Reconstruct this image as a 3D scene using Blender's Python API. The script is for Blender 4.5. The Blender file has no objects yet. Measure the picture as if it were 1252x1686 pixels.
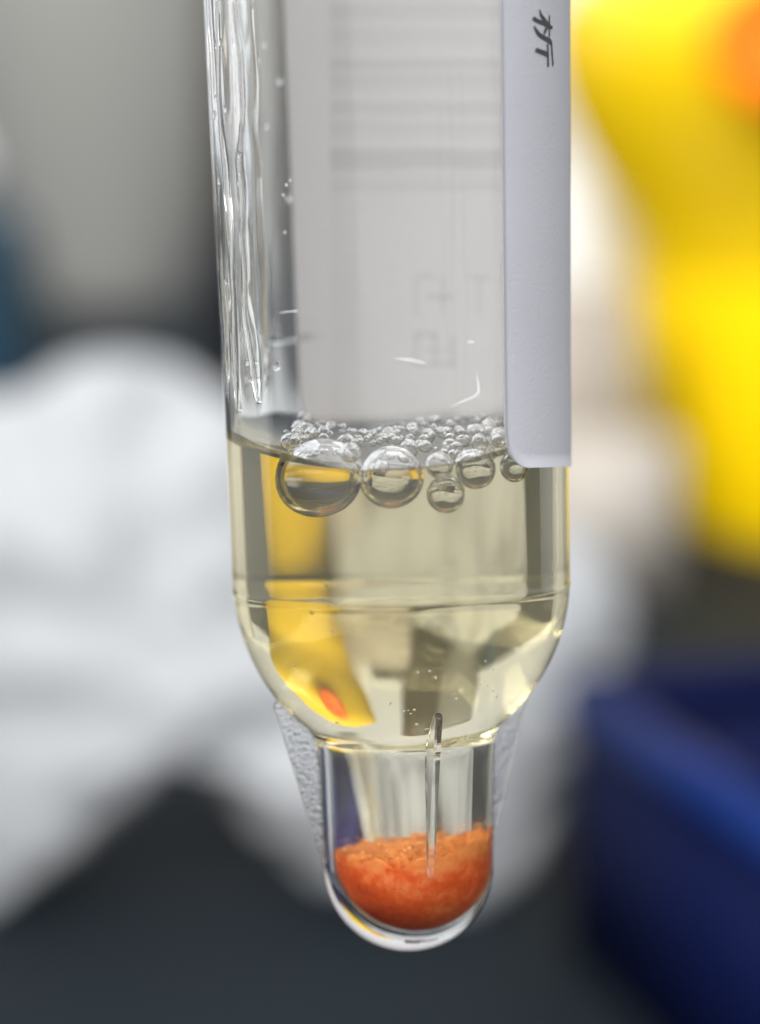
import bpy, bmesh, math, random
from mathutils import Vector, Matrix, noise
random.seed(7)
R_ = math.radians
sc = bpy.context.scene
C = sc.collection
sc.unit_settings.scale_length = 0.01          # one unit is one centimetre

# ------------------------------------------------------------------ camera, world, lamps, exposure
S = 347.0            # photo pixels per cm at the tube
D = 8.5             # camera to tube
PITCH = R_(11.2)
CAM = Vector((0, -D*math.cos(PITCH), D*math.sin(PITCH)))
FWD = Vector((0, math.cos(PITCH), -math.sin(PITCH)))
UP = Vector((0, math.sin(PITCH), math.cos(PITCH)))
cd = bpy.data.cameras.new('camera'); cam = bpy.data.objects.new('camera', cd); C.objects.link(cam)
cam.location = CAM; cam.rotation_euler = (R_(90)-PITCH, 0, 0)
cd.sensor_fit = 'VERTICAL'; cd.sensor_height = 24.0
cd.lens = 12.0/((843/S)/D)
cd.clip_start = 0.5; cd.clip_end = 4000
cd.dof.use_dof = True; cd.dof.focus_distance = D-.45; cd.dof.aperture_fstop = cd.lens*1e-3/.38
sc.camera = cam
w = bpy.data.worlds.new("World"); sc.world = w; w.use_nodes = True
w.node_tree.nodes['Background'].inputs[0].default_value = (0.93, 0.96, 1.0, 1)
w.node_tree.nodes['Background'].inputs[1].default_value = 1.08
def area(name, loc, target, sx, sy, rad, col):
    l = bpy.data.lights.new(name, 'AREA'); l.shape = 'RECTANGLE'; l.size = sx; l.size_y = sy
    l.energy = rad*math.pi*sx*sy; l.color = col
    o = bpy.data.objects.new(name, l); C.objects.link(o); o.location = loc
    o.rotation_euler = (Vector(target)-Vector(loc)).to_track_quat('-Z', 'Y').to_euler()
area('ceiling_lamp', (20, 10, 130), (0, 45, 0), 110, 90, .3, (1, .985, .96))
area('window_light', (-20, -215, 205), (8, 40, -8), 420, 110, 11.5, (.97, .985, 1.0))
area('added_bin_fill', (-150, -80, 128), (20, 60, -8), 110, 60, 14.0, (1, .99, .96))  # added fill light, no real window; brightens the yellow bin
sc.view_settings.view_transform = 'Standard'; sc.view_settings.look = 'None'
sc.view_settings.exposure = 0.0; sc.view_settings.gamma = 1.0
cy = sc.cycles
cy.use_denoising = True
cy.max_bounces = 28; cy.transmission_bounces = 24; cy.glossy_bounces = 8; cy.diffuse_bounces = 4
cy.transparent_max_bounces = 16; cy.volume_bounces = 2
cy.caustics_refractive = True; cy.caustics_reflective = True
cy.sample_clamp_indirect = 8.0; cy.blur_glossy = 0.3

# ------------------------------------------------------------------ helpers
def bgp(px, py, L):
    return CAM + FWD*L + Vector(((px-626)/S*L/D, 0, 0)) + UP*((843-py)/S*L/D)
def tag(o, label=None, cat=None, group=None, kind=None):
    if label: o['label'] = label
    if cat: o['category'] = cat
    if group: o['group'] = group
    if kind: o['kind'] = kind
    return o
def link(name, me, mat=None, parent=None, smooth=True):
    o = bpy.data.objects.new(name, me); C.objects.link(o)
    if mat is not None:
        for m in (mat if isinstance(mat, (list, tuple)) else [mat]): me.materials.append(m)
    if smooth: me.polygons.foreach_set('use_smooth', [True]*len(me.polygons))
    if parent: o.parent = parent
    return o
def pymesh(name, v, f):
    me = bpy.data.meshes.new(name); me.from_pydata([tuple(a) for a in v], [], f); me.update(); return me
def grid_faces(nr, nc, off=0, wrap=True, flip=False):
    fs = []
    for i in range(nr-1):
        for j in range(nc if wrap else nc-1):
            a = off+i*nc+j; b = off+i*nc+(j+1) % nc; c = b+nc; d = a+nc
            fs.append((a, d, c, b) if flip else (a, b, c, d))
    return fs
def interp(pts, t):
    if t <= pts[0][0]: return pts[0][1]
    for (a, x), (b, y) in zip(pts, pts[1:]):
        if t <= b: return x+(y-x)*(t-a)/(b-a)
    return pts[-1][1]
def catmull(P, n=6):
    out = []
    for i in range(len(P)-1):
        p0 = P[max(i-1, 0)]; p1 = P[i]; p2 = P[i+1]; p3 = P[min(i+2, len(P)-1)]
        for k in range(n):
            t = k/n
            out.append(tuple(0.5*((2*p1[d])+(-p0[d]+p2[d])*t+(2*p0[d]-5*p1[d]+4*p2[d]-p3[d])*t*t+(-p0[d]+3*p1[d]-3*p2[d]+p3[d])*t**3) for d in range(2)))
    out.append(P[-1]); return out

class NT:
    def __init__(s, name):
        s.m = bpy.data.materials.new(name); s.m.use_nodes = True; s.t = s.m.node_tree; s.t.nodes.clear()
        s.out = s.n('ShaderNodeOutputMaterial')
    def n(s, typ, **kw):
        nd = s.t.nodes.new(typ)
        for k, v in kw.items():
            if k.startswith('i_'): nd.inputs[k[2:].replace('_', ' ')].default_value = v
            else: setattr(nd, k, v)
        return nd
    def l(s, a, b): s.t.links.new(a, b)
def col4(c): return (c[0], c[1], c[2], 1)
def principled(name, c1, c2=None, rough=.5, scale=2.0, bump=0.0, bscale=20., spec=.5, sss=0):
    k = NT(name); p = k.n('ShaderNodeBsdfPrincipled')
    p.inputs['Roughness'].default_value = rough; p.inputs['Specular IOR Level'].default_value = spec
    tc = k.n('ShaderNodeTexCoord')
    if c2:
        nz = k.n('ShaderNodeTexNoise'); nz.inputs['Scale'].default_value = scale; nz.inputs['Detail'].default_value = 4
        k.l(tc.outputs['Object'], nz.inputs['Vector'])
        mx = k.n('ShaderNodeMix', data_type='RGBA'); mx.inputs[6].default_value = col4(c1); mx.inputs[7].default_value = col4(c2)
        k.l(nz.outputs['Fac'], mx.inputs[0]); k.l(mx.outputs[2], p.inputs['Base Color'])
    else: p.inputs['Base Color'].default_value = col4(c1)
    if bump:
        nb = k.n('ShaderNodeTexNoise'); nb.inputs['Scale'].default_value = bscale; nb.inputs['Detail'].default_value = 5
        k.l(tc.outputs['Object'], nb.inputs['Vector'])
        b = k.n('ShaderNodeBump'); b.inputs['Strength'].default_value = bump; b.inputs['Distance'].default_value = .02
        k.l(nb.outputs['Fac'], b.inputs['Height']); k.l(b.outputs[0], p.inputs['Normal'])
    k.l(p.outputs[0], k.out.inputs[0]); return k.m
def glass(name, ior, c=(1, 1, 1), rough=0.0, bump=0, bscale=10, bdist=.01):
    k = NT(name); g = k.n('ShaderNodeBsdfGlass'); g.inputs['Color'].default_value = col4(c)
    g.inputs['IOR'].default_value = ior; g.inputs['Roughness'].default_value = rough
    if bump:
        tc = k.n('ShaderNodeTexCoord'); nb = k.n('ShaderNodeTexNoise'); nb.inputs['Scale'].default_value = bscale; nb.inputs['Detail'].default_value = 3
        k.l(tc.outputs['Object'], nb.inputs['Vector'])
        b = k.n('ShaderNodeBump'); b.inputs['Strength'].default_value = bump; b.inputs['Distance'].default_value = bdist
        k.l(nb.outputs['Fac'], b.inputs['Height']); k.l(b.outputs[0], g.inputs['Normal'])
    k.l(g.outputs[0], k.out.inputs[0]); return k.m

# ------------------------------------------------------------------ setting: bench
bench_z = -14.4
k = 'bench_top'
bm = bmesh.new(); bmesh.ops.create_grid(bm, x_segments=8, y_segments=8, size=1500)
me = bpy.data.meshes.new(k); bm.to_mesh(me); bm.free()
bench = link(k, me, principled('bench_slate', (.006, .010, .014), (.012, .016, .020), .7, .15, .3, 3., spec=.12), smooth=False)
bench.location = (0, 600, bench_z); tag(bench, 'dark slate bench top, out of focus beneath everything', kind='structure')

# ------------------------------------------------------------------ background objects
def lathe(name, cx, L, prof, mat, parent=None, squash=1.0, seg=64, cap=True):
    c = bgp(cx, 843, L); v = []
    for hw, py in prof:
        r = hw/S*L/D; z = bgp(cx, py, L).z
        for j in range(seg):
            a = 2*math.pi*j/seg; v.append((r*math.cos(a), r*math.sin(a)*squash, z-bench_z))
    f = grid_faces(len(prof), seg, flip=True)
    if cap:
        f.append(tuple(range(seg))[::1]); f.append(tuple(range((len(prof)-1)*seg, len(prof)*seg))[::-1])
    o = link(name, pymesh(name, v, f), mat, parent)
    if not parent: o.location = (c.x, c.y, bench_z)
    return o
def empty(name, loc, rot=(0, 0, 0)):
    o = bpy.data.objects.new(name, None); C.objects.link(o); o.location = loc; o.rotation_euler = rot; o.empty_display_size = 1; return o
def base_py(L):      # photo row at which a thing at depth L meets the bench
    return 843+S*D/L*((CAM.z-L*math.sin(PITCH))-bench_z)/math.cos(PITCH)

# yellow bin
yel = principled('yellow_plastic', (.93, .60, .001), (.96, .64, .002), .5, .6, spec=.12)
org = principled('orange_plastic', (.95, .17, .005), None, .5, spec=.15)
Ly = 82; c = bgp(1500, 843, Ly)
bin_ = empty('sharps_bin', (c.x, c.y, bench_z))
tag(bin_, 'bright yellow plastic waste bin with an orange cap, blurred at upper right', 'bin')
lathe('bin_body', 1500, Ly, catmull([(468, 425), (465, 470), (460, 540), (447, 640), (427, 740), (400, 830), (378, 880), (365, base_py(Ly)-5), (350, base_py(Ly)+0)], 4), yel, bin_)
lathe('bin_lid', 1500, Ly, catmull([(320, -155), (430, -125), (520, -50), (600, 20), (612, 90), (598, 160), (566, 235), (520, 320), (486, 385), (474, 425)], 4), principled('yellow_lid', (.93, .60, .001), (.96, .64, .002), .32, .6, spec=.5), bin_)
def orange_cap():
    v = []; n = 40; r0 = .085*Ly*D/ D*0.31
    r = 108/S*Ly/D; prof = [(r*1.0, 0), (r, -.5), (r*.9, -.75), (r*.45, -.8), (r*.4, -.6), (.001, -.6)]
    for rr, dy in prof:
        for j in range(n): a = 2*math.pi*j/n; v.append((rr*math.cos(a), dy, rr*math.sin(a)*.8))
    o = link('orange_cap', pymesh('orange_cap', v, grid_faces(len(prof), n, flip=False)), org, bin_)
    p = bgp(1215, 90, Ly-9); o.location = (p.x-c.x, -(545/S*Ly/D), p.z-bench_z); o.rotation_euler = (0, 0, R_(-25))
orange_cap()

# big pale grey tapered bucket at the upper left, far back
gp = principled('pale_grey_plastic', (.29, .285, .26), (.33, .325, .30), .6, .05)
Lg = 200; c = bgp(170, 843, Lg); cr = empty('grey_bucket', (c.x, c.y, bench_z)); tag(cr, 'large pale grey tapered bucket, blurred at upper left behind the tube', 'bucket')
bpy_ = base_py(Lg)
lathe('bucket_body', 200, Lg, [(95, bpy_+1), (105, bpy_-6), (118, bpy_-40), (222, 220), (285, -60), (300, -180)], gp, cr)
lathe('bucket_rim', 200, Lg, [(302, -150), (312, -160), (312, -200), (300, -206)], gp, cr)
for ch in cr.children: ch.location.x += (30)/S*Lg/D

# taupe bottle directly behind the tube's left half
tp = principled('taupe_plastic', (.042, .030, .018), (.052, .038, .024), .5, .1)
Lt = 100
t = lathe('taupe_bottle', 505, Lt, [(148, base_py(Lt)), (150, 840), (150, -250), (140, -262)], tp)
tag(t, 'dark taupe upright bottle, blurred and seen through the clear left side of the tube', 'bottle')

# teal bottle at left edge
te = principled('teal_plastic', (.004, .028, .052), (.006, .036, .065), .35, .1)
Lb = 80
t = lathe('teal_bottle', -20, Lb, catmull([(60, 345), (85, 362), (92, 420), (95, 700), (95, base_py(Lb))], 4), te)
tag(t, 'dark teal bottle, blurred at the left edge above the white cloth', 'bottle')

# pale box and white jar on the right, behind the tube
bg_ = principled('beige_card', (.37, .33, .285), (.42, .375, .325), .7, .2, .2, 3)
def rbox(name, sx, sy, sz, mat, parent=None, bev=.3, seg=3):
    bm = bmesh.new(); bmesh.ops.create_cube(bm, size=1); bmesh.ops.scale(bm, vec=(sx, sy, sz), verts=bm.verts)
    bmesh.ops.translate(bm, vec=(0, 0, sz/2), verts=bm.verts)
    bmesh.ops.bevel(bm, geom=list(bm.edges), offset=bev, segments=seg, affect='EDGES')
    me = bpy.data.meshes.new(name); bm.to_mesh(me); bm.free()
    return link(name, me, mat, parent)
Lx = 74; x0 = bgp(600, 843, Lx); x1 = bgp(1030, 843, Lx)
bz = bgp(800, 470, Lx).z-bench_z
t = rbox('beige_box', x1.x-x0.x, 3, bz, bg_, bev=.5); t.location = ((x0.x+x1.x)/2, x0.y, bench_z); t.rotation_euler = (0, 0, R_(3))
tag(t, 'pale beige cardboard box standing between the tube and the yellow bin', 'box')
wj = principled('white_plastic', (.9, .9, .88), None, .35)
Lj = 92
t = lathe('white_jar', 965, Lj, catmull([(20, 205), (50, 212), (70, 240), (92, 320), (98, 400), (98, 500), (98, 800), (96, base_py(Lj))], 4), wj)
tag(t, 'bright white jar standing behind the beige box', 'jar')

x2 = bgp(1098, 843, 68); x3 = bgp(860, 843, 68)
t = rbox('low_carton', x2.x-x3.x, 2, bgp(900, 700, 68).z-bench_z, bg_, bev=.3); t.location = ((x2.x+x3.x)/2, x3.y-1.4, bench_z)
tag(t, 'low beige carton in front of the yellow bin base, right of the tube', 'carton')

# white cloth heap
def cloth():
    out = [(-300, 800), (-160, 670), (30, 645), (110, 598), (200, 583), (290, 600), (350, 640), (480, 705), (640, 770), (800, 820), (930, 860), (1010, 930), (1035, 1030), (1010, 1130), (965, 1230), (915, 1340), (860, 1440), (760, 1500), (640, 1490), (540, 1450), (460, 1390), (390, 1320), (305, 1272), (225, 1305), (150, 1372), (60, 1440), (-30, 1500), (-130, 1540), (-300, 1400), (-340, 1100)]
    P = catmull(out+[out[0]], 7)[:-1]; n = len(P); cx, cy_ = 420, 1060; L = 40; rings = 30
    org_ = bgp(cx, cy_, L); v = []; f = []
    for side in (-1, 1):
        for i in range(rings+1):
            t_ = i/rings
            for (x, y) in P:
                q = bgp(cx+(x-cx)*t_, cy_+(y-cy_)*t_, L)
                h = 2.6*math.sqrt(max(0, 1-t_**2.5))
                nn = noise.fractal(Vector((q.x*.55, q.z*.55+3, side*4.)), 1.0, 2.0, 4)
                ri = abs(noise.noise(Vector((q.x*.3+7, q.z*.45, side))))
                q = q + Vector((0, side*(h+(nn*.5-ri*1.0)*min(1, h/1.2)), 0)); v.append(q-org_)
        if side == -1: base = len(v)
    nv = (rings+1)*n
    f += grid_faces(rings+1, n, 0, flip=False); f += grid_faces(rings+1, n, nv, flip=True)
    for j in range(n): a = rings*n+j; b = rings*n+(j+1) % n; f.append((a, b, b+nv, a+nv))
    me = pymesh('cloth', v, f)
    bm = bmesh.new(); bm.from_mesh(me); bmesh.ops.remove_doubles(bm, verts=bm.verts, dist=1e-4); bmesh.ops.recalc_face_normals(bm, faces=bm.faces); bm.to_mesh(me); bm.free()
    o = link('white_cloth', me, principled('white_cloth', (.29, .293, .30), (.355, .36, .362), .9, .5, .4, 6)); o.location = org_
    tag(o, 'crumpled white cloth heaped on the bench, blurred behind the tube', 'cloth')
cloth()

def side_things():
    tw = principled('towel_cloth', (.50, .50, .47), (.56, .56, .53), .95, .5, .6, 5)
    o = rbox('folded_towel', 44, 9, 15.5, tw, None, 1.2, 5); o.location = (-38, 14, bench_z); o.rotation_euler = (0, 0, R_(22))
    tag(o, 'folded pale towel far to the left, glimpsed through the liquid', 'towel')
    o = rbox('foam_box', 30, 16, 17, principled('white_foam', (.62, .61, .56), (.68, .67, .62), .9, .4, .5, 4), None, .8, 4); o.location = (43.5, 29, bench_z); o.rotation_euler = (0, 0, R_(-30))
    tag(o, 'white foam box far to the right, glimpsed through the liquid', 'box')
side_things()

# navy crate at lower right, open, turned
nv = principled('navy_plastic', (.002, .004, .026), (.003, .006, .038), .6, .3, spec=.05)
lit_rim_m = principled('lit_navy_rim', (.002, .013, .085), (.003, .018, .11), .5, .3, spec=.1)  # brighter blue paints in the light caught by the near rim
def crate():
    A = Vector((3.57, 0, 0)); 
    a = bgp(955, 1115, 36); b = bgp(1300, 1350, 28.2)
    A = Vector((a.x, a.y, 0)); B = Vector((b.x, b.y, 0)); h = a.z-bench_z
    d = (B-A); B = A+d*1.25; d = B-A; ln = d.length; u = d.normalized(); nrm = Vector((-u.y, u.x, 0))
    if nrm.x < 0: nrm = -nrm
    root = empty('navy_crate', (A.x, A.y, bench_z)); tag(root, 'open navy blue plastic crate at the lower right of the bench', 'crate')
    W = 14.0; th = .35
    def wall(name, p, q, mat, z0, z1, t_):
        dd = (q-p); l = dd.length; o = rbox(name, l, t_, z1-z0, mat, root, .08, 2)
        m = (p+q)/2; o.location = (m.x, m.y, z0); o.rotation_euler = (0, 0, math.atan2(dd.y, dd.x))
    Z = Vector((0, 0, 0)); P = [Z, d, d+nrm*W, nrm*W]
    for i in range(4): wall('side_wall', P[i], P[(i+1) % 4], nv, .02, h-.8, th)
    for i in range(4): wall('rim', P[i], P[(i+1) % 4], lit_rim_m if i == 0 else nv, h-.8, h, th*2.4)
    fl = rbox('crate_floor', ln-.4, W-.4, .3, nv, root, .05, 1); m = d/2+nrm*W/2; fl.location = (m.x, m.y, .03); fl.rotation_euler = (0, 0, math.atan2(d.y, d.x))
crate()

# ------------------------------------------------------------------ tube frame (local: x right, y back, z up the tube)
ax = lambda py: 634.2+0.0271*py
TUBE_LOC = Vector(((ax(843)-626)/S, 0, 0)); TUBE_ROT = (R_(-8.0), R_(-1.55), 0)
EL = math.tan(R_(3.2)); SL = math.tan(R_(8.0))
Z = lambda py: (843-py)/S
PT = lambda p: (p[0]/S, Z(p[1]))
outer_up = [(318, -900), (306, -500), (294, 0), (288, 300), (282, 600), (277.5, 950), (277.5, 962), (278.5, 966), (276.5, 971), (275.5, 985)]
outer_lo = catmull([(275.5, 985), (272, 1008), (264, 1040), (251, 1075), (236, 1105), (217, 1135), (195, 1162), (176, 1181), (160, 1197), (151, 1215), (148, 1240), (146.5, 1280), (144, 1350), (142, 1400), (141, 1430)], 5)
outer_b = [(141*math.cos(R_(a)), 1430+141*math.sin(R_(a))) for a in range(4, 91, 3)]
outer = [PT(p) for p in outer_up[:-1]+outer_lo+outer_b]
inner_up = [(306, -900), (294, -500), (281.5, 0), (275.5, 300), (269.5, 600), (264, 940), (262, 975)]
inner_lo = catmull([(262, 975), (258, 1004), (249, 1037), (235, 1068), (217, 1097), (195, 1123), (171, 1143), (146, 1161), (122, 1177), (103, 1193), (106, 1212), (104, 1240), (103, 1300), (102, 1380), (101, 1425)], 5)
inner_b = [(101*math.cos(R_(a)), 1425+92*math.sin(R_(a))) for a in range(4, 91, 3)]
def skew(z): t_ = max(0., min(1., (Z(1150)-z)/(Z(1230)-Z(1150))*-1)); return 9/S*t_*t_*(3-2*t_)
inner_tail = [PT(p) for p in inner_lo+inner_b]
ri_pts = sorted([(PT(p)[1], PT(p)[0]) for p in inner_up+inner_lo[1:]+inner_b])
ro_pts = sorted([(z, r) for r, z in outer])
Ri = lambda z: interp(ri_pts, z)
Ro = lambda z: interp(ro_pts, z)
SEG = 160
z0 = Z(725); men = 16/S; sad = 40/S; cap = 62/S
def zc(a):   # height of the liquid's contact line round the wall
    return z0 + SL*Ri(z0)*math.sin(a) + sad*math.cos(a)**2 + .006*math.sin(5*a+1)+.004*math.sin(11*a)
def zs(r, a):
    R = Ri(z0); flat = z0-men+SL*r*math.sin(a)
    return flat+(zc(a)-(z0-men+SL*R*math.sin(a)))*math.exp(-(R-r)/cap)*(r/R)
def place(o): o.location = TUBE_LOC; o.rotation_euler = TUBE_ROT; return o
def toW(): return Matrix.Translation(TUBE_LOC) @ __import__('mathutils').Euler(TUBE_ROT).to_matrix().to_4x4()
MW = toW()

plastic = glass('clear_polystyrene', 1.50, (.985, .988, .985))
def make_tube():
    v = []; f = []
    for r, z in outer:
        for j in range(SEG): a = 2*math.pi*j/SEG; rr = max(r, 1e-4); v.append((rr*math.cos(a), rr*math.sin(a), z))
    n = len(outer); f += grid_faces(n, SEG, 0, flip=True); f.append(tuple((n-1)*SEG+j for j in range(SEG))[::-1])
    off = len(v); rows = 90; ztop = Z(-900)
    for i in range(rows+1):
        t_ = i/rows
        for j in range(SEG):
            a = 2*math.pi*j/SEG; z = ztop+(zc(a)-ztop)*t_
            r = Ri(z)
            # a wet film of water clings to the inner wall on the left side
            m = max(0, -math.cos(a)-.70)/.30
            if m > 0 and z < ztop:
                wv = noise.noise(Vector((a*9., z*.9, 1.3)))*.5+noise.noise(Vector((a*16+z*.8, z*1.6, 5.)))*.35+.25*noise.noise(Vector((a*30, z*6, 9.)))
                r -= min(m*2.2, 1)*(.013*(wv+.5))*min(1, (1-t_)*14)
            v.append((r*math.cos(a), r*math.sin(a), z))
    f += grid_faces(rows+1, SEG, off, flip=False)
    for j in range(SEG): f.append((j, off+j, off+(j+1) % SEG, (j+1) % SEG))
    me = pymesh('tube', v, f)
    return me
tube = empty('test_tube', TUBE_LOC, TUBE_ROT)
tag(tube, 'clear plastic centrifuge tube with a narrow rounded tip held upright in the centre', 'test tube')
link('tube_wall', make_tube(), plastic, tube)
fin_m = glass('frosted_fin_plastic', 1.50, (.99, .99, .99), .10, .7, 60, .006)
def fin(az):
    P = [(150, 1400), (214, 1166), (219, 1152), (214, 1143), (202, 1146), (178, 1170), (156, 1192), (146, 1212), (142.5, 1260), (140.5, 1340), (138.5, 1418), (143.5, 1416)]
    fr = az < 0
    P = [(p[0]/S, Z(p[1])) for p in P]; th = .016 if fr else .021
    bm = bmesh.new(); va = [bm.verts.new((r, -th, z)) for r, z in P]; vb = [bm.verts.new((r, th, z)) for r, z in P]
    n = len(P); bm.faces.new(va); bm.faces.new(vb[::-1])
    for i in range(n): bm.faces.new((va[i], vb[i], vb[(i+1) % n], va[(i+1) % n]))
    bmesh.ops.recalc_face_normals(bm, faces=bm.faces)
    bmesh.ops.bevel(bm, geom=[e for e in bm.edges], offset=.005, segments=2, affect='EDGES')
    me = bpy.data.meshes.new('fin'); bm.to_mesh(me); bm.free()
    o = link('fin', me, plastic if fr else fin_m, tube, smooth=False); o.rotation_euler = (0, 0, R_(az)); return o
for az in (-76, 14, 104, 194): fin(az)

def proj(p):
    """tube-local point -> photo pixel"""
    q = MW @ Vector(p)-CAM; d = q.dot(FWD)
    return 626+S*D*q.x/d, 843-S*D*q.dot(UP)/d
def solve(px, py, yof):
    """tube-local point seen at photo pixel (px, py); yof(x, z) gives its depth"""
    x = (px-ax(py))/S; z = Z(py); y = yof(x, z)
    for _ in range(14):
        u, v = proj((x, y, z)); x += (px-u)/S*.95; z += (v-py)/S*.95; y = yof(x, z)
    return Vector((x, y, z))
def front(px, py, inset=0.0, R=Ro):
    """tube-local point on the front of the wall where the photo shows (px, py)"""
    def yof(x, z): rr = R(z)+inset; x = max(-rr*.999, min(rr*.999, x)); return -math.sqrt(rr*rr-x*x)
    return solve(px, py, yof)
def stroke(pts, R=Ro, lift=.003, th=.003, n=5):
    """pts: (px,py,halfwidth px) - a raised stroke that follows the wall, returned as verts/faces of a closed strip"""
    Q = []
    for (a, b) in zip(pts, pts[1:]):
        for i in range(n): t_ = i/n; Q.append(tuple(a[d]+(b[d]-a[d])*t_ for d in range(3)))
    Q.append(pts[-1]); v = []
    for i, (x, y, hw) in enumerate(Q):
        p = Q[max(0, i-1)]; q = Q[min(len(Q)-1, i+1)]; dx, dy = q[0]-p[0], q[1]-p[1]; l = math.hypot(dx, dy) or 1; nx, ny = -dy/l, dx/l
        for s_, li in ((-1, lift), (1, lift), (1, lift+th), (-1, lift+th)): v.append(front(x+nx*hw*s_, y+ny*hw*s_, li, R))
    m = len(Q); f = []
    for i in range(m-1):
        for j in range(4): a = i*4+j; b = i*4+(j+1) % 4; f.append((a, a+4, b+4, b))
    f += [(0, 1, 2, 3), tuple((m-1)*4+j for j in (3, 2, 1, 0))]
    return v, f
white_scr = principled('scratch_glint_white', (.9, .9, .9), None, .3)  # fine scratches, with their glints painted in as white
for pts in ([(650, 590, .4), (672, 592, 1.2), (688, 595, 1.4), (701, 598, .8)], [(768, 562, .4), (776, 563, 1.1), (783, 563, .4)], [(784, 617, .5), (788, 634, 1.2), (789, 645, 1.3), (782, 652, 1.2), (764, 660, 1), (746, 668, .4)], [(460, 515, .4), (486, 512, 1.0), (492, 511, .4)]):
    v, f = stroke([(x, y, h_*.55) for x, y, h_ in pts], Ro, .001, .002); o = link('scratch_glint', pymesh('scratch_glint', v, f), white_scr, tube, smooth=False)

# ------------------------------------------------------------------ liquid
def make_liquid_mat():
    k = NT('amber_liquid'); g = k.n('ShaderNodeBsdfGlass'); g.inputs['Roughness'].default_value = 0
    at = k.n('ShaderNodeAttribute', attribute_name='top'); mr = k.n('ShaderNodeMapRange')
    mr.inputs['To Min'].default_value = 1.333/1.5; mr.inputs['To Max'].default_value = 1.333
    k.l(at.outputs['Fac'], mr.inputs['Value']); k.l(mr.outputs[0], g.inputs['IOR']); k.l(g.outputs[0], k.out.inputs[0])
    va = k.n('ShaderNodeVolumeAbsorption'); va.inputs['Color'].default_value = (.86, .785, .48, 1); va.inputs['Density'].default_value = 1.0
    vs = k.n('ShaderNodeVolumeScatter'); vs.inputs['Color'].default_value = (1, .97, .85, 1); vs.inputs['Density'].default_value = .24; vs.inputs['Anisotropy'].default_value = .2
    ad = k.n('ShaderNodeAddShader'); k.l(va.outputs[0], ad.inputs[0]); k.l(vs.outputs[0], ad.inputs[1]); k.l(ad.outputs[0], k.out.inputs['Volume']); return k.m
def make_liquid():
    v = []; f = []; top = []
    nr = 40; R0 = Ri(z0)
    for i in range(nr+1):
        t_ = 1-(1-i/nr)**1.8 if i < nr else 1
        for j in range(SEG):
            a = 2*math.pi*j/SEG; Rw = Ri(zc(a)); r = Rw*max(t_, 1e-4)
            z = zs(min(r, R0), a) if i < nr else zc(a)
            v.append((r*math.cos(a), r*math.sin(a), z)); top.append(1.)
    f += grid_faces(nr+1, SEG, 0, flip=True); f.append(tuple(range(SEG)))
    off = len(v); rows = 24; zb = inner_tail[0][1]
    for i in range(rows):
        for j in range(SEG):
            a = 2*math.pi*j/SEG; z = zc(a)+(zb-zc(a))*i/rows; r = Ri(z); v.append((r*math.cos(a), r*math.sin(a), z)); top.append(0.)
    for r, z in inner_tail:
        for j in range(SEG): a = 2*math.pi*j/SEG; rr = max(r, 1e-4); v.append((rr*math.cos(a), rr*math.sin(a), z)); top.append(0.)
    n = rows+len(inner_tail); f += grid_faces(n, SEG, off, flip=True); f.append(tuple(off+(n-1)*SEG+j for j in range(SEG))[::-1])
    v = [(x+skew(z), y, z) for x, y, z in v]
    me = pymesh('liquid', v, f)
    at = me.attributes.new('top', 'FLOAT', 'POINT'); at.data.foreach_set('value', top)
    o = link('liquid', me, make_liquid_mat()); place(o)
    tag(o, 'pale yellow clear liquid filling the lower half of the tube', 'liquid')
make_liquid()

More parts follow.
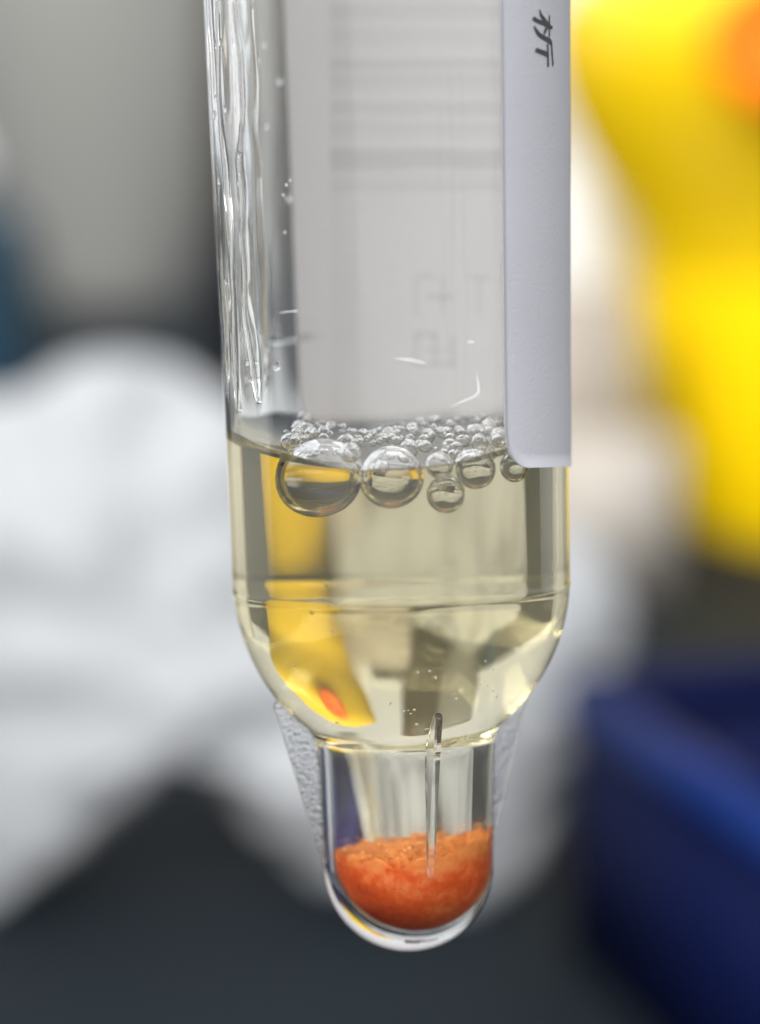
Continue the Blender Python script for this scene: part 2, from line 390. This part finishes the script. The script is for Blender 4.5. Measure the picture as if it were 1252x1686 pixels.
# ------------------------------------------------------------------ sediment
def make_sediment():
    v = []; f = []; gap = .006; n = 200
    def zt(r, a):
        x = r*math.cos(a); y = r*math.sin(a)
        return Z(1394)+.15*x+.02*y+.04*noise.fractal(Vector((x*7, y*7, 2.)), 1, 2, 5)+.022*noise.fractal(Vector((x*42, y*42, 2.)), 1, 2, 3)
    nr = 60
    for i in range(nr+1):
        for j in range(n):
            a = 2*math.pi*j/n; R = Ri(Z(1394))-gap; r = R*max(i/nr, 1e-4); v.append((r*math.cos(a), r*math.sin(a), zt(r, a)))
    f += grid_faces(nr+1, n, 0, flip=True); f.append(tuple(range(n)))
    off = nr*n; tail = [(r, z) for r, z in inner_tail if z < Z(1425)]; rows = 8
    ztl = tail[0][1]
    for i in range(1, rows):
        for j in range(n):
            a = 2*math.pi*j/n; zz = zt(Ri(Z(1394))-gap, a); z = zz+(ztl-zz)*i/rows; r = Ri(z)-gap; v.append((r*math.cos(a), r*math.sin(a), z))
    for r, z in tail:
        for j in range(n): a = 2*math.pi*j/n; rr = max(r-gap, 1e-4); v.append((rr*math.cos(a), rr*math.sin(a), z+gap*min(1, (Z(1425)-z)*5)))
    m = rows+len(tail); f += grid_faces(m, n, off, flip=True); f.append(tuple(off+(m-1)*n+j for j in range(n))[::-1])
    k = NT('orange_crystals'); p = k.n('ShaderNodeBsdfPrincipled'); p.inputs['Roughness'].default_value = .7; p.inputs['Specular IOR Level'].default_value = .1
    tc = k.n('ShaderNodeTexCoord'); nz = k.n('ShaderNodeTexNoise'); nz.inputs['Scale'].default_value = 6.5; nz.inputs['Detail'].default_value = 10; nz.inputs['Roughness'].default_value = .78
    k.l(tc.outputs['Object'], nz.inputs['Vector'])
    rp = k.n('ShaderNodeValToRGB'); e = rp.color_ramp.elements
    e[0].position = .32; e[0].color = (.33, .022, .005, 1); e[1].position = .68; e[1].color = (.74, .27, .10, 1); x = e.new(.5); x.color = (.58, .085, .012, 1)
    k.l(nz.outputs['Fac'], rp.inputs[0])
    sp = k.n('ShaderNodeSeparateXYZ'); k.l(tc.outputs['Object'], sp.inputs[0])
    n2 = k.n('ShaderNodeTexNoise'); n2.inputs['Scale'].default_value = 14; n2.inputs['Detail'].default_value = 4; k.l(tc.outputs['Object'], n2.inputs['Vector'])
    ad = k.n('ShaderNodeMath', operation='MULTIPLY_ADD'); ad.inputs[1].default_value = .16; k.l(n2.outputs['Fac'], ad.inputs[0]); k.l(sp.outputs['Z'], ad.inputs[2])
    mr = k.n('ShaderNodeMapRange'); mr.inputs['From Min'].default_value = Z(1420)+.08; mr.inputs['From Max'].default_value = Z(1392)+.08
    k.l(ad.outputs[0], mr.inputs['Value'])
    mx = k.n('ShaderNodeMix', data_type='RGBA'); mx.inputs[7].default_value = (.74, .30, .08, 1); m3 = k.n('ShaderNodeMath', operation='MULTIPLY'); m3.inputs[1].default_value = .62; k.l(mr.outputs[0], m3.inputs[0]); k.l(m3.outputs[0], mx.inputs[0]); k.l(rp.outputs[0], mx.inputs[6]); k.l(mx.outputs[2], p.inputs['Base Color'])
    n3 = k.n('ShaderNodeTexNoise'); n3.inputs['Scale'].default_value = 2.6; n3.inputs['Detail'].default_value = 3; k.l(tc.outputs['Object'], n3.inputs['Vector'])
    a3 = k.n('ShaderNodeMath', operation='MULTIPLY_ADD'); a3.inputs[1].default_value = .55; k.l(n3.outputs['Fac'], a3.inputs[0]); a4 = k.n('ShaderNodeMath', operation='MULTIPLY_ADD'); a4.inputs[1].default_value = .75; a4.inputs[2].default_value = -.15
    k.l(nz.outputs['Fac'], a4.inputs[0]); k.l(a4.outputs[0], a3.inputs[2]); k.l(a3.outputs[0], rp.inputs[0])
    vo = k.n('ShaderNodeTexVoronoi'); vo.inputs['Scale'].default_value = 110; k.l(tc.outputs['Object'], vo.inputs['Vector'])
    b = k.n('ShaderNodeBump'); b.inputs['Strength'].default_value = .45; b.inputs['Distance'].default_value = .006; k.l(vo.outputs['Distance'], b.inputs['Height']); k.l(b.outputs[0], p.inputs['Normal'])
    k.l(p.outputs[0], k.out.inputs[0])
    v = [(x+skew(z), y, z) for x, y, z in v]
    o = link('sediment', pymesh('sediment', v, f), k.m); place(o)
    tag(o, 'orange red grainy sediment packed in the rounded tip of the tube', 'sediment')
make_sediment()
def loose_flakes():
    v = []; f = []
    for i in range(420):
        a = random.uniform(0, 2*math.pi); R = Ri(Z(1394))-.02; r = R*math.sqrt(random.random()); x = r*math.cos(a); y = r*math.sin(a)
        z = Z(1394)+.15*x+.02*y+.02+abs(random.gauss(0, .035)); q = random.uniform(.003, .008)
        o_ = len(v)
        for k_ in range(4):
            d = Vector((random.uniform(-1, 1), random.uniform(-1, 1), random.uniform(-1, 1))).normalized()*q; v.append((x+d.x+skew(z), y+d.y, z+d.z))
        f += [(o_, o_+1, o_+2), (o_, o_+2, o_+3), (o_, o_+3, o_+1), (o_+1, o_+3, o_+2)]
    o = link('loose_sediment_flakes', pymesh('flakes', v, f), principled('golden_flake', (.80, .36, .12), (.85, .48, .22), .6, 5), smooth=False); place(o)
    tag(o, 'loose golden flakes floating just above the orange sediment', 'flakes', kind='stuff')
loose_flakes()

# ------------------------------------------------------------------ label
A0, A1 = R_(-55), R_(128)
def paper(name, inner):
    k = NT(name); at = k.n('ShaderNodeAttribute', attribute_name='mark'); sp = k.n('ShaderNodeSeparateXYZ'); k.l(at.outputs['Vector'], sp.inputs[0])
    U, V = sp.outputs['X'], sp.outputs['Y']
    def math_(op, a, b=None, c=None):
        m = k.n('ShaderNodeMath', operation=op)
        for i, q in enumerate((a, b, c)):
            if q is None: continue
            if isinstance(q, (int, float)): m.inputs[i].default_value = q
            else: k.l(q, m.inputs[i])
        return m.outputs[0]
    def step(x, e0, w_):   # smooth step up at e0
        mr = k.n('ShaderNodeMapRange', interpolation_type='SMOOTHSTEP'); mr.inputs['From Min'].default_value = e0-w_; mr.inputs['From Max'].default_value = e0+w_
        k.l(x, mr.inputs['Value']); return mr.outputs[0]
    def box(u0, u1, v0, v1, s_, w_=3):
        a = math_('MULTIPLY', step(U, u0, w_), math_('SUBTRACT', 1., step(U, u1, w_)))
        b = math_('MULTIPLY', step(V, v0, w_), math_('SUBTRACT', 1., step(V, v1, w_)))
        return math_('MULTIPLY', math_('MULTIPLY', a, b), s_)
    rp = k.n('ShaderNodeValToRGB'); cr_ = rp.color_ramp; cr_.interpolation = 'EASE'
    bars = [(-60, -30, .5), (10, 24, .5), (50, 62, .4), (100, 116, .7), (124, 136, .55), (170, 186, .65), (203, 213, .5), (248, 276, 1.), (292, 298, .45), (305, 313, .6)]
    st = []; lo, hi = -100., 340.
    for a, b, s_ in bars:
        for p_, q_ in ((a-4, 0), (a, s_), (b-3, s_)): st.append(((p_-lo)/(hi-lo), q_))
    st.append(((320-lo)/(hi-lo), 0)); e = cr_.elements
    e[0].position = st[0][0]; e[0].color = (0, 0, 0, 1); e[1].position = st[-1][0]; e[1].color = (0, 0, 0, 1)
    for p_, q_ in st[1:-1]: n_ = e.new(p_); n_.color = (q_, q_, q_, 1)
    vn = k.n('ShaderNodeTexNoise'); vn.inputs['Scale'].default_value = .012; k.l(at.outputs['Vector'], vn.inputs['Vector'])
    Vw = math_('MULTIPLY_ADD', vn.outputs['Fac'], 10., math_('SUBTRACT', V, 5.))
    mr = k.n('ShaderNodeMapRange'); mr.inputs['From Min'].default_value = lo; mr.inputs['From Max'].default_value = hi; k.l(Vw, mr.inputs['Value']); k.l(mr.outputs[0], rp.inputs[0])
    g = math_('MULTIPLY', rp.outputs[0], math_('MULTIPLY', step(U, 541, 3), .11 if inner else .9))
    if not inner: g = math_('MULTIPLY', g, step(sp.outputs['Z'], .3, .05))
    if inner:
        zone = math_('MULTIPLY', step(U, 541, 3), .055); g = math_('ADD', math_('MULTIPLY', g, 1.6), zone)
        for bx in ((683, 690, 455, 520, .06), (690, 720, 452, 460, .06), (704, 752, 486, 494, .07), (728, 735, 455, 515, .06), (683, 722, 548, 556, .07), (683, 690, 548, 600, .06), (716, 722, 548, 602, .08), (683, 752, 596, 604, .06), (745, 752, 556, 604, .07), (700, 745, 574, 580, .05), (775, 815, 455, 462, .05), (790, 797, 455, 520, .05)):
            g = math_('ADD', g, box(*bx[:4], bx[4]*2.2))
    tc = k.n('ShaderNodeTexCoord'); nz = k.n('ShaderNodeTexNoise'); nz.inputs['Scale'].default_value = 1.6; nz.inputs['Detail'].default_value = 5; k.l(tc.outputs['Object'], nz.inputs['Vector'])
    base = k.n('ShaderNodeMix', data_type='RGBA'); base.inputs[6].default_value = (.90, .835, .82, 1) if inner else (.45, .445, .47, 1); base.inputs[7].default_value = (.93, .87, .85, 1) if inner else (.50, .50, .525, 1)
    k.l(nz.outputs['Fac'], base.inputs[0])
    mx = k.n('ShaderNodeMix', data_type='RGBA'); mx.inputs[7].default_value = (.05, .045, .05, 1); k.l(g, mx.inputs[0]); k.l(base.outputs[2], mx.inputs[6])
    d = k.n('ShaderNodeBsdfDiffuse'); t_ = k.n('ShaderNodeBsdfTranslucent'); k.l(mx.outputs[2], d.inputs[0]); k.l(mx.outputs[2], t_.inputs[0])
    fn = k.n('ShaderNodeTexNoise'); fn.inputs['Scale'].default_value = 60; fn.inputs['Detail'].default_value = 3; k.l(tc.outputs['Object'], fn.inputs['Vector'])
    b = k.n('ShaderNodeBump'); b.inputs['Strength'].default_value = .4; b.inputs['Distance'].default_value = .006; k.l(fn.outputs['Fac'], b.inputs['Height']); k.l(b.outputs[0], d.inputs['Normal'])
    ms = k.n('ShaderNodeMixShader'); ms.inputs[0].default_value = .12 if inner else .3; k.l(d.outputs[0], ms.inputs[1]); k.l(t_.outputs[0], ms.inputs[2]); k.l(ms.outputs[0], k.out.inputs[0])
    return k.m
HP = [(-55, 768), (-30, 771), (0, 775), (25, 755), (50, 712), (60, 708), (80, 716), (100, 714), (128, 706)]
def make_label():
    nc = 130; nr = 70; v = []; mk = []; f = []
    rc = 48/S
    for lay in (0, 1):
        for i in range(nr+1):
            for j in range(nc+1):
                a = A0+(A1-A0)*j/nc; hb = Z(interp(HP, math.degrees(a)))
                s_ = min(a-A0, A1-a)*.80
                if s_ < rc: hb += rc-math.sqrt(max(0, rc*rc-(rc-s_)**2))
                zt_ = Z(-800); t_ = (i/nr); z = zt_+(hb-zt_)*t_; r = Ro(z)+(.004 if lay == 0 else .013)
                v.append((r*math.cos(a), r*math.sin(a), z))
                pp = proj(v[-1]); mk.append((pp[0], pp[1], math.sin(a)))
    n1 = (nr+1)*(nc+1)
    fi = grid_faces(nr+1, nc+1, 0, wrap=False, flip=False); fo = grid_faces(nr+1, nc+1, n1, wrap=False, flip=True)
    f = fi+fo; mi = [0]*len(fi)+[1]*len(fo)
    def edge(ids):
        for a, b in zip(ids, ids[1:]): f.append((a, b, b+n1, a+n1)); mi.append(1)
    W_ = nc+1; edge([j for j in range(W_)]); edge([nr*W_+j for j in range(W_)][::-1]); edge([i*W_ for i in range(nr+1)][::-1]); edge([i*W_+nc for i in range(nr+1)])
    me = pymesh('label_paper', v, f); at = me.attributes.new('mark', 'FLOAT_VECTOR', 'POINT')
    at.data.foreach_set('vector', [q for p in mk for q in p])
    o = link('label_paper', me, [paper('paper_back', True), paper('paper_front', False)], smooth=True)
    me.polygons.foreach_set('material_index', mi)
    return o
lab = empty('paper_label', TUBE_LOC, TUBE_ROT); tag(lab, 'white paper label wrapped round the back and right side of the tube', 'label')
make_label().parent = lab
ink = principled('black_ink', (.018, .016, .018), None, .6)
def zz(x, y): return 840+x*.07987, y*.07987
chars = [[(475, 365, 3.0), (560, 425, 3.4), (700, 480, 3.2), (790, 520, 3.2), (875, 580, 2.2)],
         [(618, 200, .8), (640, 300, 2.0), (730, 440, 3.4), (800, 530, 3.6), (880, 575, 1.6)],
         [(815, 310, .9), (815, 480, 1.0), (818, 760, .9)],
         [(780, 540, 2.4), (725, 640, 1.8), (712, 715, .7)],
         [(505, 530, .8), (530, 600, 2.0), (620, 720, 3.0), (720, 780, 3.2), (800, 820, 3.6), (855, 890, 2.4)],
         [(780, 900, 1.0), (790, 1100, 1.2), (792, 1370, 1.2)],
         [(862, 880, .9), (875, 1100, .9), (895, 1350, .8)],
         [(535, 1020, 2.9), (640, 1055, 3.1), (790, 1115, 3.2)]]
RoL = lambda z: Ro(z)+.013
for ci, pts in enumerate(chars):
    v, f = stroke([(*zz(x, y), w_) for x, y, w_ in pts], RoL, .0012+.0004*ci, .0015)
    o = link('printed_stroke', pymesh('stroke', v, f), ink, lab, smooth=False)

# ------------------------------------------------------------------ bubbles
bub_m = glass('air_bubble', .85, (1, 1, 1))
def sph(name, r, mat, sub=4, sq=(1, 1, 1)):
    bm = bmesh.new(); bmesh.ops.create_icosphere(bm, subdivisions=sub, radius=1)
    me = bpy.data.meshes.new(name); bm.to_mesh(me); bm.free()
    me.materials.append(mat); me.polygons.foreach_set('use_smooth', [True]*len(me.polygons)); return me
bub_me = sph('bubble', 1, bub_m, 4); bub_s = sph('bubble_small', 1, glass('froth_bubble', .89, (1, 1, 1)), 3)
def bubble(px, py, rpx, label, group=None, depth=0.0, me=bub_me, sq=1.0, name='bubble'):
    r = rpx/S*(1-.6/D); Rw = Ri(z0)
    x, y, z = solve(px, py, lambda x, z: -math.sqrt(max(0, (Rw-r-.01)**2-x*x))*(1-2*depth))
    o = bpy.data.objects.new(name, me); C.objects.link(o)
    o.matrix_world = MW @ Matrix.Translation((x, y, z)) @ Matrix.Diagonal((r, r, r*sq, 1))
    tag(o, label, 'bubble', group); return (x, y, z, r)
placed = []
placed.append(bubble(534, 786, 70, 'largest round air bubble, at the left end of the foam', sq=.93))
placed.append(bubble(645, 785, 51, 'second largest bubble, in the middle of the foam line'))
placed.append(bubble(731, 813, 31, 'ring-like bubble hanging lowest below the foam'))
placed.append(bubble(777, 772, 33, 'round bubble near the right end, left of the paper label edge'))
placed.append(bubble(722, 766, 22, 'small bubble wedged above the lowest ring-like bubble'))
placed.append(bubble(836, 768, 26, 'bubble partly hidden by the rounded corner of the paper label'))
placed.append(bubble(630, 768, 12, 'tiny bubble lying in front of the second largest bubble', depth=-.0))
placed.append(bubble(578, 745, 17, 'medium bubble in the notch between the two largest bubbles'))
placed.append(bubble(517, 1006, 3.5, 'pinpoint sphere added as a specular glint just under the moulded ring, at the left'))  # these three pinpoint spheres are added to stand for specular glints
placed.append(bubble(541, 962, 4.5, 'pinpoint sphere added as a specular glint on the moulded ring, left of the centre'))
placed.append(bubble(548, 1040, 2.5, 'faint pinpoint sphere added as a glint lowest in the bowl, left of the centre'))
G2 = 'small bubbles massed in the foam'
cnt = 0; tries = 0
while cnt < 170 and tries < 20000:
    tries += 1
    px = random.uniform(468, 850); t_ = random.random()
    top_ = interp([(468, 712), (500, 686), (560, 700), (600, 712), (640, 700), (700, 690), (760, 686), (850, 676)], px)
    py = random.uniform(top_, interp([(468, 735), (520, 725), (640, 735), (720, 752), (850, 762)], px))
    rp_ = random.choice([5, 5, 6, 6, 7, 8, 9, 10, 12, 15])*(1 if py > top_+12 else .7)
    r = rp_/S; Rw = Ri(z0); jit = random.uniform(-.1, .1)
    ys = interp([(676, .15), (700, -.15), (730, -.45), (765, -.65)], py)      # depth on the level surface for this photo row, kept inside the wall
    def yof(x, z): lim = math.sqrt(max(.0, (Rw-r-.012)**2-x*x)); return max(-lim, min(lim, ys+jit))
    xx, y, z = solve(px, py, yof)
    if any((xx-a)**2+(y-b)**2+(z-c_)**2 < (.8*(r+d_))**2 for a, b, c_, d_ in placed): continue
    placed.append((xx, y, z, r)); cnt += 1
    o = bpy.data.objects.new('bubble', bub_s); C.objects.link(o)
    o.matrix_world = MW @ Matrix.Translation((xx, y, z)) @ Matrix.Rotation(random.uniform(0, 3), 4, 'X') @ Matrix.Diagonal((r*random.uniform(.85, 1.15), r, r*random.uniform(.8, 1.1), 1))
    tag(o, 'small clear bubble massed in the foam on the liquid surface', 'bubble', G2)

# ------------------------------------------------------------------ water on the inner wall, upper left
wat = glass('water', 1.333)
wd = sph('droplet', 1, wat, 3)
for i in range(46):
    a = R_(random.choice([random.uniform(130, 185), random.uniform(185, 238)])); z = Z(random.uniform(-20, 640)); r = random.choice([.007, .009, .012, .016])
    R = Ri(z)-.001; o = bpy.data.objects.new('water_droplet', wd); C.objects.link(o)
    o.matrix_world = MW @ Matrix.Translation((R*math.cos(a), R*math.sin(a), z)) @ Matrix.Diagonal((r, r, r*random.uniform(1, 1.7), 1))
    tag(o, 'tiny water droplet clinging to the inner wall at the upper left of the tube', 'droplet', 'water droplets on the inner wall')
def streak(a0, pyt, pyb, w0, h, seed, label, horiz=False):
    n = 150 if not horiz else 60; m = 9; v = []
    for i in range(n+1):
        t_ = i/n
        for j in range(m):
            s_ = -1+2*j/(m-1)
            if not horiz:
                py = pyt+(pyb-pyt)*t_; z = Z(py); q = noise.noise(Vector((z*1.3, seed, 0)))*.09+noise.noise(Vector((z*4, seed, 3)))*.03
                ww = w0*(.7+.6*noise.noise(Vector((z*2.2, seed+9, 0))))*min(1, math.sin(math.pi*t_)*6+.02)
                a = R_(a0)+q+s_*ww/.75
            else:
                a = R_(a0+(seed-a0)*t_); z = Z(pyt)+s_*w0*(.8+.4*noise.noise(Vector((a*9, 1, 1))))*min(1, math.sin(math.pi*t_)*4+.02)+.02*math.sin(a*7)
            hh = h*(1-s_*s_)*(.8+.5*noise.noise(Vector((z*3, seed, 6)))); r = Ri(z)+.003-.006*0-hh-(.0)
            if abs(s_) == 1: r = Ri(z)+.004
            v.append((r*math.cos(a), r*math.sin(a), z))
    f = grid_faces(n+1, m, 0, wrap=True)
    f += [tuple(range(m)), tuple(n*m+j for j in range(m))]
    me = pymesh('streak', v, f); bm = bmesh.new(); bm.from_mesh(me); bmesh.ops.recalc_face_normals(bm, faces=bm.faces); bm.to_mesh(me); bm.free()
    o = link('water_streak', me, wat); place(o); tag(o, label, 'water streak', 'water streaks on the inner wall')
streak(216, -80, 660, .030, .030, 1.0, 'long wavy water streak on the inner wall beside the dark band')
streak(205, -60, 672, .040, .026, 2.0, 'widest water streak, running down the middle of the clear left strip')
streak(150, -40, 600, .035, .03, 3.0, 'water streak on the far inner wall, left of the label edge')
streak(192, -80, 650, .030, .024, 4.0, 'outermost thin water streak along the left side of the tube')
streak(184, 547, 547, .018, .03, 118., 'short level water line crossing the left strip beside the label', horiz=True)

# specks floating in the bowl
sp_m = principled('pale_flake', (.75, .72, .62), None, .5)
spm = sph('speck', 1, sp_m, 1)
for i in range(34):
    px = random.uniform(470, 850); py = random.uniform(1060, 1195); x = (px-ax(py))/S*.85; R = Ri(Z(py))-.02
    if abs(x) > R*.9: continue
    y = -math.sqrt(R*R-x*x)*random.uniform(.5, 1); r = random.uniform(.003, .007)
    o = bpy.data.objects.new('floating_speck', spm); C.objects.link(o)
    o.matrix_world = MW @ Matrix.Translation((x, y, Z(py))) @ Matrix.Diagonal((r*1.5, r, r, 1))
    tag(o, 'tiny pale flake drifting low in the liquid bowl', 'speck', 'pale flakes in the liquid')
